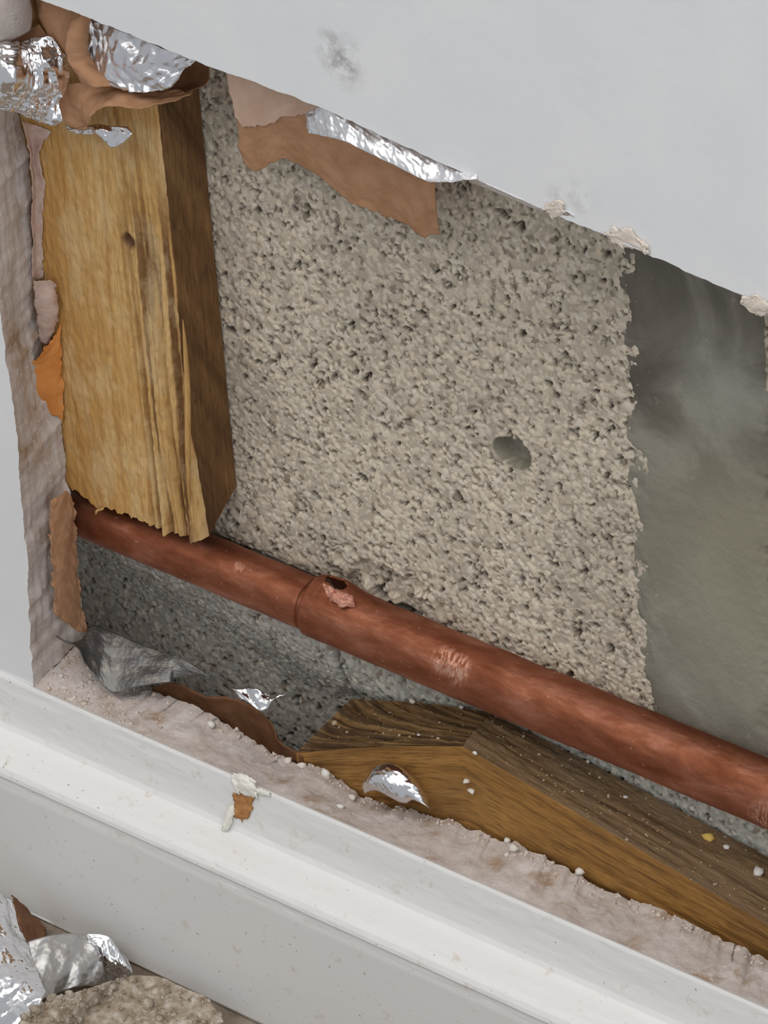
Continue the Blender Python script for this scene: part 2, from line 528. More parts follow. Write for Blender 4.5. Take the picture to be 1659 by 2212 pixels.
# ------------------------------------------------------------------ plasterboard wall with the hole
top_f = PS([(-80, -78, 0), (80, -4, 0), (170, 30, 0), (300, 82, 0), (420, 131, 0), (560, 181, 0), (700, 235, 0), (850, 305, 0), (1020, 384, 0), (1180, 455, 0),
            (1300, 506, 0), (1390, 545, 0), (1520, 603, 0), (1659, 664, 0), (1900, 770, 0)])
left_f = PS([(-80, -78, 0), (-48, 260, 0), (-15, 560, 0), (17, 804, 0), (34, 905, 0), (40, 1000, 0), (52, 1141, 0), (58, 1200, 0), (64, 1345, 0), (72, 1487, 0)])
bot_f = PS([(72, 1487, 0), (250, 1563, 0), (700, 1759, 0), (1200, 1976, 0), (1659, 2176, 0), (1900, 2281, 0)])
bot_f[:, 2] = np.linspace(bot_f[0, 2], bot_f[-1, 2], len(bot_f))
bb_pix = [(186, 1370), (240, 1440), (319, 1489), (422, 1527), (506, 1573), (590, 1628), (640, 1652), (690, 1655), (745, 1695), (783, 1722), (872, 1746), (960, 1768), (1061, 1809),
          (1128, 1828), (1179, 1851), (1246, 1889), (1318, 1924), (1402, 1957), (1482, 1984), (1550, 2022), (1617, 2055), (1659, 2073), (1900, 2190)]
lb_pix = [(-10, -60), (44, 262), (64, 338), (68, 422), (78, 560), (82, 650), (92, 740), (100, 820), (135, 912), (138, 1006), (149, 1057), (159, 1135), (169, 1261), (186, 1370)]
bot_b = PS([(a, b, T) for a, b in bb_pix])
left_b = PS([(a, b, T) for a, b in lb_pix])
top_b = top_f.copy(); top_b[:, 1] = T
left_b[0] = top_b[0]

NT, NL, NB = 260, 220, 420


def wob(c, amp, seed, ax=(0, 2)):
    s = np.arange(len(c)) * 0.35
    w = np.minimum(1, np.minimum(np.arange(len(c)), np.arange(len(c))[::-1]) / 6.0)
    c = c.copy()
    for k, a in enumerate(ax):
        c[:, a] += amp * fbm(s, s * 0 + k * 5.3, seed + k) * w
    return c


tf, tb = wob(resample(top_f, NT), 0.5, 3), wob(resample(top_b, NT), 0.8, 5)
lf, lb = wob(resample(left_f, NL), 0.7, 9), wob(resample(left_b, NL), 1.2, 12)
bf, bb = resample(bot_f, NB), wob(resample(bot_b, NB), 2.0, 21)
XL, XR, ZT, ZB = -170.0, 215.0, 460.0, 30.0
rf = resample(np.vstack([tf[-1], bf[-1]]), 40); rb = resample(np.vstack([tb[-1], bb[-1]]), 40)


def ring(t, l, b, r, y):
    """flat face of the board round the hole: quads between the hole edge and the outer rectangle"""
    V, F, off = [], [], 0
    for c, ax, val in ((t, 2, ZT), (l, 0, XL), (b, 2, ZB), (r, 0, XR)):
        o = c.copy(); o[:, ax] = val
        if ax == 2: o[0, 0], o[-1, 0] = (XL if c is not r else o[0, 0]), XR
        else: o[0, 2], o[-1, 2] = ZT, ZB
        g = np.stack([c, o]); g[..., 1] = y
        V.append(g.reshape(-1, 3)); F.append(grid_faces(len(c), 2, off)); off += 2 * len(c)
    return np.vstack(V), np.vstack(F)


Vf, Ff = ring(tf, lf, bf, rf, 0.0)
Vb, Fb = ring(tb, lb, bb, rb, T)
wall_org = np.array([0, 0, 0.0])
M_paint = mat_board_paint(wall_org)
M_back = mat_simple('board_back_paper', [(0.3, (0.42, 0.30, 0.22)), (0.7, (0.52, 0.40, 0.31))], 0.1, 0.9)
wall = mesh('wall_front', np.vstack([Vf, Vb]), np.vstack([Ff, Fb + len(Vf)]), [M_paint, M_back],
            fmat=np.r_[np.zeros(len(Ff)), np.ones(len(Fb))], smooth=False, org=wall_org)
set_props(wall, 'white painted plasterboard wall with a ragged slanting hole cut in it', 'wall', kind='structure')


def cut_face(f, b, n, amp, seed, flipn, lump=0.0):
    G = np.stack([f + (b - f) * t for t in np.linspace(0, 1, n)])
    Nn = grid_normals(G) * (-1 if flipn else 1)
    s = np.linspace(0, len(f) * 0.5, len(f))[None, :].repeat(n, 0)
    tt = np.linspace(0, T, n)[:, None].repeat(len(f), 1)
    w = np.minimum(1, np.minimum(tt, T - tt) / 2.5)
    h = amp * (fbm(s / 4, tt / 4, seed, 5) + (0.4 * crease(s, tt, 7, seed) if not lump else lump * fbm(s / 12, tt / 1.3, seed + 4, 3))) * w
    return G + Nn * h[..., None]


Gb = cut_face(bf, bb, 36, 0.75, 41, False)
if grid_normals(Gb)[18, 100, 2] < 0: Gb = cut_face(bf, bb, 36, 0.75, 41, True)
Gl = cut_face(lf, lb, 36, 0.55, 43, False, lump=0.8)
Gt = cut_face(tf, tb, 12, 0.8, 45, False)
Vc, Fc, Uc = join([(Gb, grid_faces(NB, 36), Gb[..., :2]), (Gl, grid_faces(NL, 36)[:, ::-1], Gl[..., :2]), (Gt, grid_faces(NT, 12)[:, ::-1], Gt[..., :2]),
                   (np.stack([rf, rb]), grid_faces(40, 2), np.zeros((80, 2)))])
gyp = mesh('gypsum_core', Vc, Fc, M_gyp, wall)
gyp['label'] = 'pinkish gypsum cut edge of the hole, stained brown'

# torn backing paper along the lower left edge of the hole
o = sheet('torn_backing_paper', [(112, 1085, 7.0), (140, 1060, 11.5), (160, 1085, 15)], [(118, 1325, 4.5), (150, 1350, 9.5), (187, 1372, T - .6)], M_kraft,
          lmid=[(107, 1150, 5.5), (114, 1230, 5)], rmid=[(168, 1220, 15.5), (175, 1290, 15.5)], n=(40, 80), amp=1.1, lam=9, seed=3, jag=0.7, parent=wall, bulge=0.4)
o['label'] = 'brown torn backing paper'
# ragged strip of paper down the left edge beside the batten
o = sheet('torn_backing_paper', [(48, 262, T - 4), (75, 268, T), (112, 284, T + .3)], [(70, 598, T - 3), (80, 604, T - 1), (94, 600, T + .2)], M_torn,
          lmid=[(66, 340, T - 3), (70, 430, T - 3)], rmid=[(84, 330, T), (96, 400, T + .2), (92, 500, T + .2)], n=(24, 90), amp=0.8, lam=6, seed=8, jag=0.35, parent=wall)
o = sheet('torn_backing_paper', [(74, 612, T - 4), (100, 603, T - 3), (118, 612, T - 1)], [(86, 735, T - 2), (100, 742, T - 1), (108, 730, T)], M_torn,
          lmid=[(78, 660, T - 4)], rmid=[(127, 660, T - .4), (124, 690, T)], n=(24, 50), amp=0.6, lam=6, seed=11, jag=0.6, bulge=1.2, parent=wall)
o['label'] = 'pinkish flap of paper peeled off the edge'
o = sheet('orange_paper', [(98, 752, T - 4), (118, 728, T - 1), (131, 690, T + .2)], [(64, 868, T - 6), (98, 886, T - 3), (136, 910, T + .2)], M_orange,
          lmid=[(80, 775, T - 5), (58, 806, T - 6.5), (64, 840, T - 6.5)], rmid=[(134, 780, T + .2), (136, 850, T + .2)], n=(40, 60), amp=0.7, lam=10, seed=14, jag=0.5, parent=wall, bulge=0.8)
o['label'] = 'bright orange torn paper flap'

# cream torn paper tufts along the top edge of the hole
for i, (pts, tip) in enumerate((([(1181, 446), (1196, 432), (1211, 440), (1216, 458)], (1200, 470)),
                                ([(1312, 500), (1345, 494), (1378, 505), (1398, 541)], (1360, 538)),
                                ([(1600, 646), (1625, 640), (1648, 646), (1672, 668)], (1628, 680)))):
    a, b_ = pts[0], pts[-1]
    o = sheet('torn_paper_tuft', [(x, y, -0.6) for x, y in pts], [(a[0], a[1] + 8, -0.2), (*tip, 0.6), (b_[0], b_[1] + 3, -0.2)], M_cream,
              n=(40, 20), amp=0.5, lam=2.5, seed=60 + i, jag=0.9, bulge=0.25, thick=0.3, parent=wall)
# foil showing as a thin bright line under the edge
o = sheet('foil_edge', [(1012, 378, 0.2), (1090, 414, -.1), (1176, 452, 0.2)], [(1008, 388, 1.2), (1090, 424, 1.0), (1172, 458, 1.0)], M_foil_soft, n=(60, 6), amp=0.25, lam=4, seed=71, parent=wall)
o = sheet('foil_edge', [(1208, 452, -.2), (1225, 456, -.3), (1240, 466, -.2)], [(1206, 462, .4), (1222, 470, .3), (1240, 474, .4)], M_foil, n=(20, 8), amp=0.3, lam=3, seed=72, parent=wall)

# ------------------------------------------------------------------ skirting board
zJ = bot_f[:, 2].mean()
prof = [(0.3, zJ - 3.2), (0.0, zJ - 0.3), (-0.9, zJ + 0.1), (-1.4, zJ - 0.7), (-2.0, zJ - 4), (-2.6, zJ - 9), (-3.4, zJ - 13.2), (-4.2, zJ - 14.6), (-6, zJ - 15.3), (-9, zJ - 16.0), (-12, zJ - 17.0),
        (-13.6, zJ - 18.0), (-14.4, zJ - 19.2), (-14.7, zJ - 20.3), (-14.2, zJ - 20.9), (-14.3, zJ - 21.8), (-14.6, zJ - 24), (-14.8, 20), (-14.8, 0.2), (0.3, 0.2)]
prof = np.array(prof)
xs = np.linspace(-190, 210, 360)
dens = np.vstack([resample(prof[1:17], 200), resample(prof[16:19], 40)[1:], prof[19:], prof[:2]])
G = np.zeros((len(xs), len(dens), 3))
G[..., 0] = xs[:, None]
G[..., 1] = dens[None, :, 0]; G[..., 2] = dens[None, :, 1] + (xs[:, None] * (bot_f[-1, 2] - bot_f[0, 2]) / (bot_f[-1, 0] - bot_f[0, 0])) * 0.8
s = np.arange(len(dens))[None, :].repeat(len(xs), 0) * 0.15
ontop = (np.arange(len(dens)) < 190)[None, :]
nz = 0.16 * fbm(xs[:, None] / 9, s / 3, 5, 5) + 0.05 * fbm(xs[:, None] / 1.5, s, 6, 2)
G[..., 1] += -nz * ontop; G[..., 2] += nz * ontop
G[..., 2] = np.maximum(G[..., 2], 0.1)
base = mesh('baseboard_front', G, grid_faces(len(dens), len(xs)), M_skirt)
set_props(base, 'white painted moulded skirting board along the foot of the wall', 'skirting board', kind='structure')


def skirt_pt(px, py):
    """surface point of the skirting seen at a pixel"""
    d = (px - W / 2) / FPX * rt - (py - H / 2) / FPX * up + fw
    best = None
    for i in range(1, 17):
        (y0, z0), (y1, z1) = prof[i], prof[i + 1]
        # solve (C + t d) on the profile segment (extruded along X)
        A = np.array([[d[1], -(y1 - y0)], [d[2], -(z1 - z0)]])
        if abs(np.linalg.det(A)) < 1e-9: continue
        t, q = np.linalg.solve(A, [y0 - CAM[1], z0 - CAM[2]])
        if -0.01 <= q <= 1.01 and (best is None or t < best[0]): best = (t, CAM + t * d)
    return best[1] if best else P(px, py, -1.0)


def skirt_patch(name, top, bot, mt, lift=0.25, n=(26, 22), amp=0.25, seed=1, bulge=0.0, thick=0.2, jag=0.5):
    o3 = []
    Tt, Bt = np.array([skirt_pt(*p) for p in top]), np.array([skirt_pt(*p) for p in bot])
    G = coons(Tt, Bt, np.vstack([Tt[0], Bt[0]]), np.vstack([Tt[-1], Bt[-1]]), *n)
    nu, nv = n
    u, v = np.meshgrid(np.linspace(0, 1, nu), np.linspace(0, 1, nv))
    h = lift + amp * fbm(u * 5, v * 5, seed) + bulge * np.sin(np.pi * u) * np.sin(np.pi * v)
    G = G - fw * h[..., None] * 1.0
    e = np.minimum(np.minimum(u, 1 - u), np.minimum(v, 1 - v))
    G = G + np.exp(-e / .12)[..., None] * jag * np.stack([fbm(u * 8, v * 8, seed + 3), 0 * u, fbm(u * 8, v * 8, seed + 9)], -1)
    o = mesh(name, G, grid_faces(nu, nv), mt, base)
    thicken(o, thick)
    return o


o = skirt_patch('bare_wood_scar', [(508, 1716), (528, 1714), (547, 1722)], [(502, 1762), (520, 1772), (541, 1766)], M_bare, seed=4, lift=0.35, jag=1.3)
o['label'] = 'orange brown scar where the paint has chipped off'
o = skirt_patch('paint_flake', [(500, 1670), (530, 1674), (552, 1690)], [(508, 1712), (530, 1715), (556, 1724)], M_flake, seed=6, lift=0.8, bulge=1.2, amp=.8, thick=0.5, jag=1.2)
o['label'] = 'lifted cream flake of old paint'
o = skirt_patch('paint_flake', [(496, 1742), (503, 1738), (508, 1744)], [(478, 1792), (486, 1794), (500, 1780)], M_flake, seed=7, lift=0.5, bulge=.6, thick=0.4, jag=.6)
o = skirt_patch('paint_flake', [(548, 1700), (566, 1704), (584, 1712)], [(548, 1712), (566, 1716), (582, 1720)], M_flake, seed=9, lift=0.5, bulge=.5, thick=0.3, jag=.5)

# ------------------------------------------------------------------ floor
xs = np.linspace(-220, 260, 160); ys = np.linspace(-260, 25, 90)
gx, gy = np.meshgrid(xs, ys)
Gf = np.stack([gx, gy, 0.6 * fbm(gx / 8, gy / 8, 91, 5) - 0.3], -1)
Vfl = np.vstack([Gf.reshape(-1, 3)])
floor = mesh('floor', Vfl, grid_faces(160, 90), M_floor)
set_props(floor, 'dusty brown floor below the skirting board', 'floor', kind='structure')

# ------------------------------------------------------------------ blockwork behind the board
def block_surface(x0, x1, z0, z1, res, seed, dents=(), y=YB, tone=1.0, depth0=lambda x, z: 0 * x, base=(0.46, 0.402, 0.318)):
    nx, nz = int((x1 - x0) / res) + 1, int((z1 - z0) / res) + 1
    X = np.linspace(x0, x1, nx); Z = np.linspace(z0, z1, nz)
    gx, gz = np.meshgrid(X, Z)
    hgt = 0.30 * fbm(gx / 6, gz / 6, seed, 3) - 0.05 + depth0(gx, gz)
    bg = np.array(base) * tone
    col = np.empty((nz, nx, 3)); col[:] = bg
    r = np.random.default_rng(seed)
    n = int((x1 - x0) * (z1 - z0) / 0.95)
    cx, cz = r.uniform(x0, x1, n), r.uniform(z0, z1, n)
    rad = r.uniform(0.42, 0.95, n) * np.where(r.random(n) < 0.06, 1.5, 1)
    top = r.uniform(0.05, 0.55, n)
    asp = r.uniform(0.65, 1.5, n); ang = r.uniform(0, 3.14, n)
    kind = r.random(n)
    for i in range(n):
        R = rad[i] * 1.3
        i0, i1 = max(0, int((cx[i] - R - x0) / res)), min(nx, int((cx[i] + R - x0) / res) + 2)
        j0, j1 = max(0, int((cz[i] - R - z0) / res)), min(nz, int((cz[i] + R - z0) / res) + 2)
        dx, dz = gx[j0:j1, i0:i1] - cx[i], gz[j0:j1, i0:i1] - cz[i]
        ca, sa = math.cos(ang[i]), math.sin(ang[i])
        q = ((dx * ca + dz * sa) * asp[i]) ** 2 + ((-dx * sa + dz * ca) / asp[i]) ** 2
        q = q / rad[i] ** 2
        w = np.sqrt(np.clip(1 - q, 0, 1))
        sub, sc = hgt[j0:j1, i0:i1], col[j0:j1, i0:i1]
        if kind[i] < 0.11:                       # an open pore, its inner shade put into the dark colour
            hh = -2.2 * w
            msk = (w > 0.15)
            sub[msk] = (sub + hh)[msk]
            sc[w > 0.35] = np.array([0.10, 0.08, 0.062]) * tone
        else:
            hh = (top[i] - 0.45) * 0.48 + 0.30 * w
            msk = (q < 1) & (hh + depth0(cx[i], cz[i]) > sub); hh = hh + depth0(cx[i], cz[i])
            sub[msk] = hh[msk]
            k = kind[i]
            if k > 0.955: c = np.array([0.70, 0.64, 0.54])
            elif k > 0.86: c = np.array([0.26, 0.21, 0.16])
            else: c = np.array(base) * 1.30 * (0.78 + 0.5 * ((k * 37) % 1)) + np.array([0.03, 0.0, -0.03]) * (((k * 91) % 1) - 0.5)
            sc[msk] = c * tone
    tone_n = 1 + 0.22 * fbm(gx / 22, gz / 22, seed + 3, 3)
    col *= tone_n[..., None]
    for (fx, fz, a, b_, depth, ed, flat) in dents:
        q = np.sqrt(((gx - fx) / a) ** 2 + ((gz - fz) / b_) ** 2) + ed * fbm(gx / 4, gz / 4, seed + 8)
        msk = sstep(1.0, 0.85 if flat else 0.5, q)
        hgt = hgt * (1 - msk * flat) - depth * msk
        if flat: msk = sstep(1.12, 0.98, q)
        if flat: col = col * (1 - msk[..., None]) + msk[..., None] * np.array([0.20, 0.185, 0.14])  # shade inside the drilled hole put into the colour
    e = np.minimum(np.minimum(gx - x0, x1 - gx), np.minimum(gz - z0, z1 - gz)) + 0.8 * fbm(gx / 3, gz / 3, seed + 5)
    hgt = hgt - 2.5 * np.exp(-np.clip(e, 0, 9) / 0.8)
    G = np.stack([gx, y - hgt, gz], -1)
    # turn the four edges back into the wall
    ed = [np.arange(nx), np.arange(nx) + (nz - 1) * nx, np.arange(nz) * nx, np.arange(nz) * nx + nx - 1]
    V = G.reshape(-1, 3); C = col.reshape(-1, 3); F = [grid_faces(nx, nz)]
    for k, id_ in enumerate(ed):
        back = V[id_].copy(); back[:, 1] = np.maximum(y + 9, back[:, 1] + 3)
        o_ = len(V); nn = len(id_)
        V = np.vstack([V, back]); C = np.vstack([C, C[id_]])
        a = np.arange(nn - 1)
        q = np.stack([id_[a], id_[a + 1], o_ + a + 1, o_ + a], 1)
        F.append(q if k in (1, 2) else q[:, ::-1])
    return V, np.vstack(F), C


# backing slab = the mortar bed seen in the joints
xs = np.linspace(-160, 185, 70); zs = np.linspace(5, 290, 60)
gx, gz = np.meshgrid(xs, zs)
slab = np.stack([gx, YB + 4.0 + 18 * sstep(104, 96, gz) * sstep(20, 0, gx) - 0.8 * fbm(gx / 5, gz / 5, 77, 4), gz], -1)
M_bed = mat_simple('mortar_bed', [(0.3, (0.20, 0.18, 0.145)), (0.7, (0.34, 0.315, 0.26))], 0.3, 0.95, 0.5, 0.8, spec=0.15)
wback = mesh('wall_back', slab, grid_faces(70, 60), M_bed)
set_props(wback, 'grey aggregate blockwork wall inside the cavity behind the board', 'wall', kind='structure')

hole = P(1108, 978, YB); chip = P(835, 1262, YB); chip2 = P(960, 1330, YB)
xm = P(1375, 1050, YB)[0] + 1.5
xv = P(722, 1410, YB)[0]
zj = 104.0
V, F, C = block_surface(-95, xm + 9, zj + 1, 262, 0.36, 101,
                        dents=((hole[0], hole[2], 5.6, 4.0, 9.0, 0.06, 1.0), (chip[0], chip[2] - 2, 15, 8.5, 2.6, 0.9, 0.0), (P(1025, 770, YB)[0], P(735, 770, YB)[2], 2.2, 1.4, 1.2, 0.5, 0.0)))
b1 = mesh('block', V, F, M_block, wback, col=C)
def recede(x, z):  # lower face shaped to slope back so that it falls into shade
    return -13.0 * sstep(90 - 0.10 * (np.asarray(x) + 80), 60 - 0.15 * (np.asarray(x) + 80), z) * sstep(16, -18, np.asarray(x, float))


V, F, C = block_surface(-150, xv - 0.6, 14, zj - 1.5, 0.38, 103, base=(0.36, 0.345, 0.31), depth0=recede)
mesh('block', V, F, M_block, wback, col=C)
V, F, C = block_surface(xv + 0.6, 180, 14, zj - 1.5, 0.45, 107, base=(0.37, 0.36, 0.315), depth0=recede)
mesh('block', V, F, M_block, wback, col=C)
xr = P(1640, 760, YB)[0]
V, F, C = block_surface(xr, 180, zj + 1, 262, 0.45, 109, tone=0.9)
mesh('block', V, F, M_block, wback, col=C)

# smeared vertical mortar joint at the right
nx, nz = 150, 330
X = np.linspace(xm - 4.5, xr + 3, nx); Z = np.linspace(zj - 3, 258, nz)
gx, gz = np.meshgrid(X, Z)
edge = np.minimum(gx - X[0] - 2.2 - 2.2 * fbm(gz / 6, gz * 0, 120, 4), X[-1] - gx - 2 - 3 * fbm(gz / 6, gz * 0 + 9, 121, 4))
yy = YB - 0.75 - 0.4 * fbm(gx / 9, gz / 14, 122, 5) + 0.9 * (1 - sstep(-2.5, 5.0, edge + 5 * fbm(gx / 4, gz / 6, 124, 4))) + 1.5 * (1 - sstep(-2, 0, edge))
mort_org = np.array([X.mean(), YB, Z[0]])
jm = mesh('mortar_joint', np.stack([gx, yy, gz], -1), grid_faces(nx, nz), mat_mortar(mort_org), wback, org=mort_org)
jm['label'] = 'smooth dark grey smear of mortar over the joint'

# ------------------------------------------------------------------ timber batten
def wood_sweep(name, loop_fn, zs, mats, fm, disp, bottom):
    pass


BX0, BX1, BY0, BY1 = -100.0, -47.6, T + 0.2, YB - 0.6
jag_px = [(100, 1040), (149, 1056), (179, 1074), (199, 1094), (243, 1104), (287, 1121), (338, 1141), (358, 1158), (405, 1172), (436, 1171)]
jz = PS([(a, b, BY0) for a, b in jag_px])
batten = empty('timber_batten', ((BX0 + BX1) / 2, (BY0 + BY1) / 2, jz[-1][2]))
set_props(batten, 'rough sawn upright pine batten standing at the left of the hole', 'batten')
nf, ns, nr = 150, 60, 420
tt = np.linspace(0, 1, nr)
ztop = 285.0
TRx = P(330, 240, BY0)[0]
front = []
u = np.linspace(0, BX1 - BX0, nf)
xf = BX0 + u
zb = np.interp(xf, jz[:, 0], jz[:, 2]) + 1.1 * fbm(xf / 1.1, xf * 0, 131, 3)
zz = zb[None, :] + (ztop - zb[None, :]) * tt[:, None]
lean = (ztop - zz) * 0.0
xx = np.broadcast_to(xf, zz.shape)
wr = sstep(33, 43, np.broadcast_to(u, zz.shape))              # splintered right-hand strip
low = sstep(225, 150, zz)
gro = 0.20 * fbm(xx / 0.9, zz / 60, 133, 3) + 0.25 * fbm(xx / 3, zz / 90, 135, 2)
spl = wr * low * 4.0 * np.minimum(0.1, vnoise(xx / 1.35 + 0.3 * vnoise(zz / 30, zz * 0, 3), zz / 55, 137)) * 2
fuzz = 0.38 * fbm(xx / 1.0, zz / 2.5, 139, 3)
kn = P(276, 522, BY0)
kd = np.sqrt(((xx - kn[0]) / 2.0) ** 2 + ((zz - kn[2]) / 2.6) ** 2)
hh = gro + spl + fuzz - 1.6 * sstep(1.0, 0.3, kd)
yf_ = BY0 - hh + 0.35
rnd = np.exp(-(BX1 - xx) / 0.7)
yf_ = yf_ + 0.5 * rnd
Gfr = np.stack([xx + 0 * zz, yf_, zz], -1)
uvf = np.stack([xx - BX0, zz], -1)
kn_uv = (kn[0] - BX0, kn[2])
# front face as its own material slot, side and ends in the same mesh
sy = np.linspace(0, 1, ns)
ysd = Gfr[:, -1, 1][:, None] + (BY1 - Gfr[:, -1, 1][:, None]) * sy[None]
zbs = zb[-1] + 8.5 * sy + 0.5 * fbm(sy * 12, sy * 0, 141)
zsd = zbs[None] + (ztop - zbs[None]) * tt[:, None]
xsd = BX1 + 0.30 * fbm(ysd / 2, zsd / 50, 143, 3) * np.minimum(1, sy * 8)[None] + 0.22 * vnoise(ysd / .8, zsd / 25, 144) * np.minimum(1, sy * 8)[None]
Gsd = np.stack([xsd, ysd, zsd], -1)
uvs = np.stack([100 + ysd, zsd], -1)
# left side, bottom
Gls = np.stack([np.stack([np.full(nr, BX0), np.full(nr, BY1), zz[:, 0]], -1), Gfr[:, 0]], 1)
zback = zb + 8.5
Gbt = np.stack([Gfr[0] + (np.stack([xf, np.full(nf, BY1), zback], -1) - Gfr[0]) * s_ for s_ in np.linspace(0, 1, 12)])
Gbt[..., 2] += 0.4 * fbm(Gbt[..., 0] / 1.2, Gbt[..., 1] / 1.2, 147) * np.linspace(0, 1, 12)[:, None].clip(0, .4)
Gtp = np.stack([Gfr[-1], np.stack([xf, np.full(nf, BY1), np.full(nf, ztop)], -1)])
M_batten_k = mat_wood('batten_pine_face', (0.68, 0.455, 0.20), (0.60, 0.365, 0.135), (0.36, 0.18, 0.05), (0.54, 0.28, 0.075), knots=((kn_uv[0], kn_uv[1], 2.8, 0.95),), streaks=(34, 43, 228))
V, F, U = join([(Gfr, grid_faces(nf, nr)[:, ::1], uvf)])
mesh('sawn_face', V, F, M_batten_k, batten, uv=U)
V, F, U = join([(Gsd, grid_faces(ns, nr), uvs), (Gls, grid_faces(2, nr), np.stack([np.zeros((nr, 2)), np.broadcast_to(zz[:, :1], (nr, 2))], -1)),
                (Gtp, grid_faces(nf, 2), Gtp[..., :2])])
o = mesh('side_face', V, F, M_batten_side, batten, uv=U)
o['label'] = 'darker brown side, shade partly in its colour, with slanting grain'
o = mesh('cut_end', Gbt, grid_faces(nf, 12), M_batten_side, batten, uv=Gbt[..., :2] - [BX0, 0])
# two splinters hanging at the cut end
for i, (a, b_) in enumerate((((395, 690, BY0 - .6), (412, 1090, BY0 - .5)), ((207, 1112, BY0 - 1.0), (222, 1094, BY0 - .3)))):
    p0, p1 = P(*a), P(*b_)
    ax = (p1 - p0); L = np.linalg.norm(ax); ax /= L
    s1 = np.cross(ax, fw); s1 /= np.linalg.norm(s1); s2 = np.cross(ax, s1)
    rows = []
    for t in np.linspace(0, 1, 14):
        r0 = (0.75 if i == 0 else 0.4) * (1 - abs(2 * t - 1) ** 3 * 0.85)
        c0 = p0 + ax * L * t + s1 * 0.4 * math.sin(5 * t)
        rows.append([c0 + (s1 * math.cos(q) + s2 * math.sin(q)) * r0 for q in np.linspace(0, 2 * math.pi, 8, endpoint=False)])
    mesh('splinter', np.array(rows), grid_faces(8, 14, wrap=True), M_batten, batten, uv=np.array(rows)[..., [0, 2]])

# ------------------------------------------------------------------ copper pipe with a burst
YP = 25.0
pa, pb = P(170, 1097, YP), P(1500, 1649, YP)
axp = (pb - pa); axp[1] = 0; axp /= np.linalg.norm(axp)
e1 = np.array([0, -1.0, 0]); e2 = np.cross(axp, e1); e2 = e2 if e2[2] > 0 else -e2
p_at_x = lambda x: pa + axp * ((x - pa[0]) / axp[0])
pipe = empty('copper_pipe', p_at_x(0) - np.array([0, 0, 7.5]))
set_props(pipe, 'tarnished red brown copper pipe running across the cavity with a burst in its top', 'pipe')
RP1, RP2 = 6.75, 7.7


def project(p):
    d = np.asarray(p) - CAM; w = d @ fw
    return np.stack([W / 2 + FPX * (d @ rt) / w, H / 2 - FPX * (d @ up) / w], -1)


def tube_pt(s, th, r):
    """point of the pipe: s mm along from pa, th = 0 facing the room, +90 deg = up"""
    s, th, r = np.broadcast_arrays(s, th, r)
    return pa + s[..., None] * axp + (np.cos(th)[..., None] * e1 + np.sin(th)[..., None] * e2) * r[..., None]


def tube_find(px, py, R):
    s = np.linspace(-60, 280, 1400)[:, None]; th = np.radians(np.linspace(-70, 130, 300))[None]
    q = project(tube_pt(s, th, np.full((1, 1), R)))
    v = np.cos(th) * (e1 @ fw) + np.sin(th) * (e2 @ fw)
    d = np.hypot(q[..., 0] - px, q[..., 1] - py) + 1e5 * (v > 0)
    i = np.unravel_index(d.argmin(), d.shape)
    return s[i[0], 0], th[0, i[1]]


s_seam = tube_find(646, 1310, RP2)[0]
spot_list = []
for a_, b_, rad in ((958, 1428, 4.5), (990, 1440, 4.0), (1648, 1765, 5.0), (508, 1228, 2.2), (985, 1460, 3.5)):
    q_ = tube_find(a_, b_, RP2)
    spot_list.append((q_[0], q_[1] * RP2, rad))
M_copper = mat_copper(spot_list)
hs, hth = tube_find(727, 1262, RP2 + 0.8)


def tube(s0, s1, R, ns_, nt_, seed, burst=False):
    s = np.linspace(s0, s1, ns_)[:, None]; th = np.linspace(-math.pi, math.pi, nt_, endpoint=False)[None]
    S, TH = np.broadcast_arrays(s, th)
    r = R + 0.10 * fbm(S / 9, TH * 2.2, seed, 4) * 2 * np.minimum(1, (math.pi - np.abs(TH)) * 2)
    if burst:
        dd = (TH - hth + math.pi) % (2 * math.pi) - math.pi
        a = np.hypot((S - hs) / 9, dd * R / 5.5)
        r = r + 2.2 * np.exp(-a ** 2 * 1.6) + 0.25 * np.exp(-a ** 2) * fbm(S / 2.2, TH * RP2 / 2.2, 159, 3)
        fl = tube_find(975, 1432, R)                        # hammered flat where it shines
        dd2 = TH - fl[1]
        r = r - 0.45 * np.exp(-(((S - fl[0]) / 10) ** 2 + (dd2 * R / 4.0) ** 2))
    if not burst: r = r - 0.9 * sstep(s_seam - 2.4, s_seam - 1.7, S)
    G = tube_pt(S, TH, r)
    F = grid_faces(nt_, ns_, wrap=True)
    if burst:
        cs = S.reshape(-1)[F].mean(1); ct = TH.reshape(-1)[F]
        ct = np.where(ct.max(1) - ct.min(1) > 3, 9, ct.mean(1))
        x_, y_ = cs - hs, (ct - hth) * R
        ca, sa = math.cos(-0.25), math.sin(-0.25)
        q = ((x_ * ca + y_ * sa) / 3.7) ** 2 + ((-x_ * sa + y_ * ca) / (1.9 + 0.25 * np.sin(x_ * 2))) ** 2
        F = F[q > 1]
    return G, F, np.stack([S, TH * R], -1)


sL = (-135 - pa[0]) / axp[0]; sR = (185 - pa[0]) / axp[0]
G, F, U = tube(sL, s_seam + 6, RP1, 480, 96, 151)
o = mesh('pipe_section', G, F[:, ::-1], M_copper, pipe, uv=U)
thicken(o, 0.7, offset=-1)
G, F, U = tube(s_seam, sR, RP2, 700, 180, 157, burst=True)
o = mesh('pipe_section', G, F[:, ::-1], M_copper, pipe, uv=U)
thicken(o, 0.65, offset=-1)
o['label'] = 'wider section slipped over the end of the other, torn open on top'
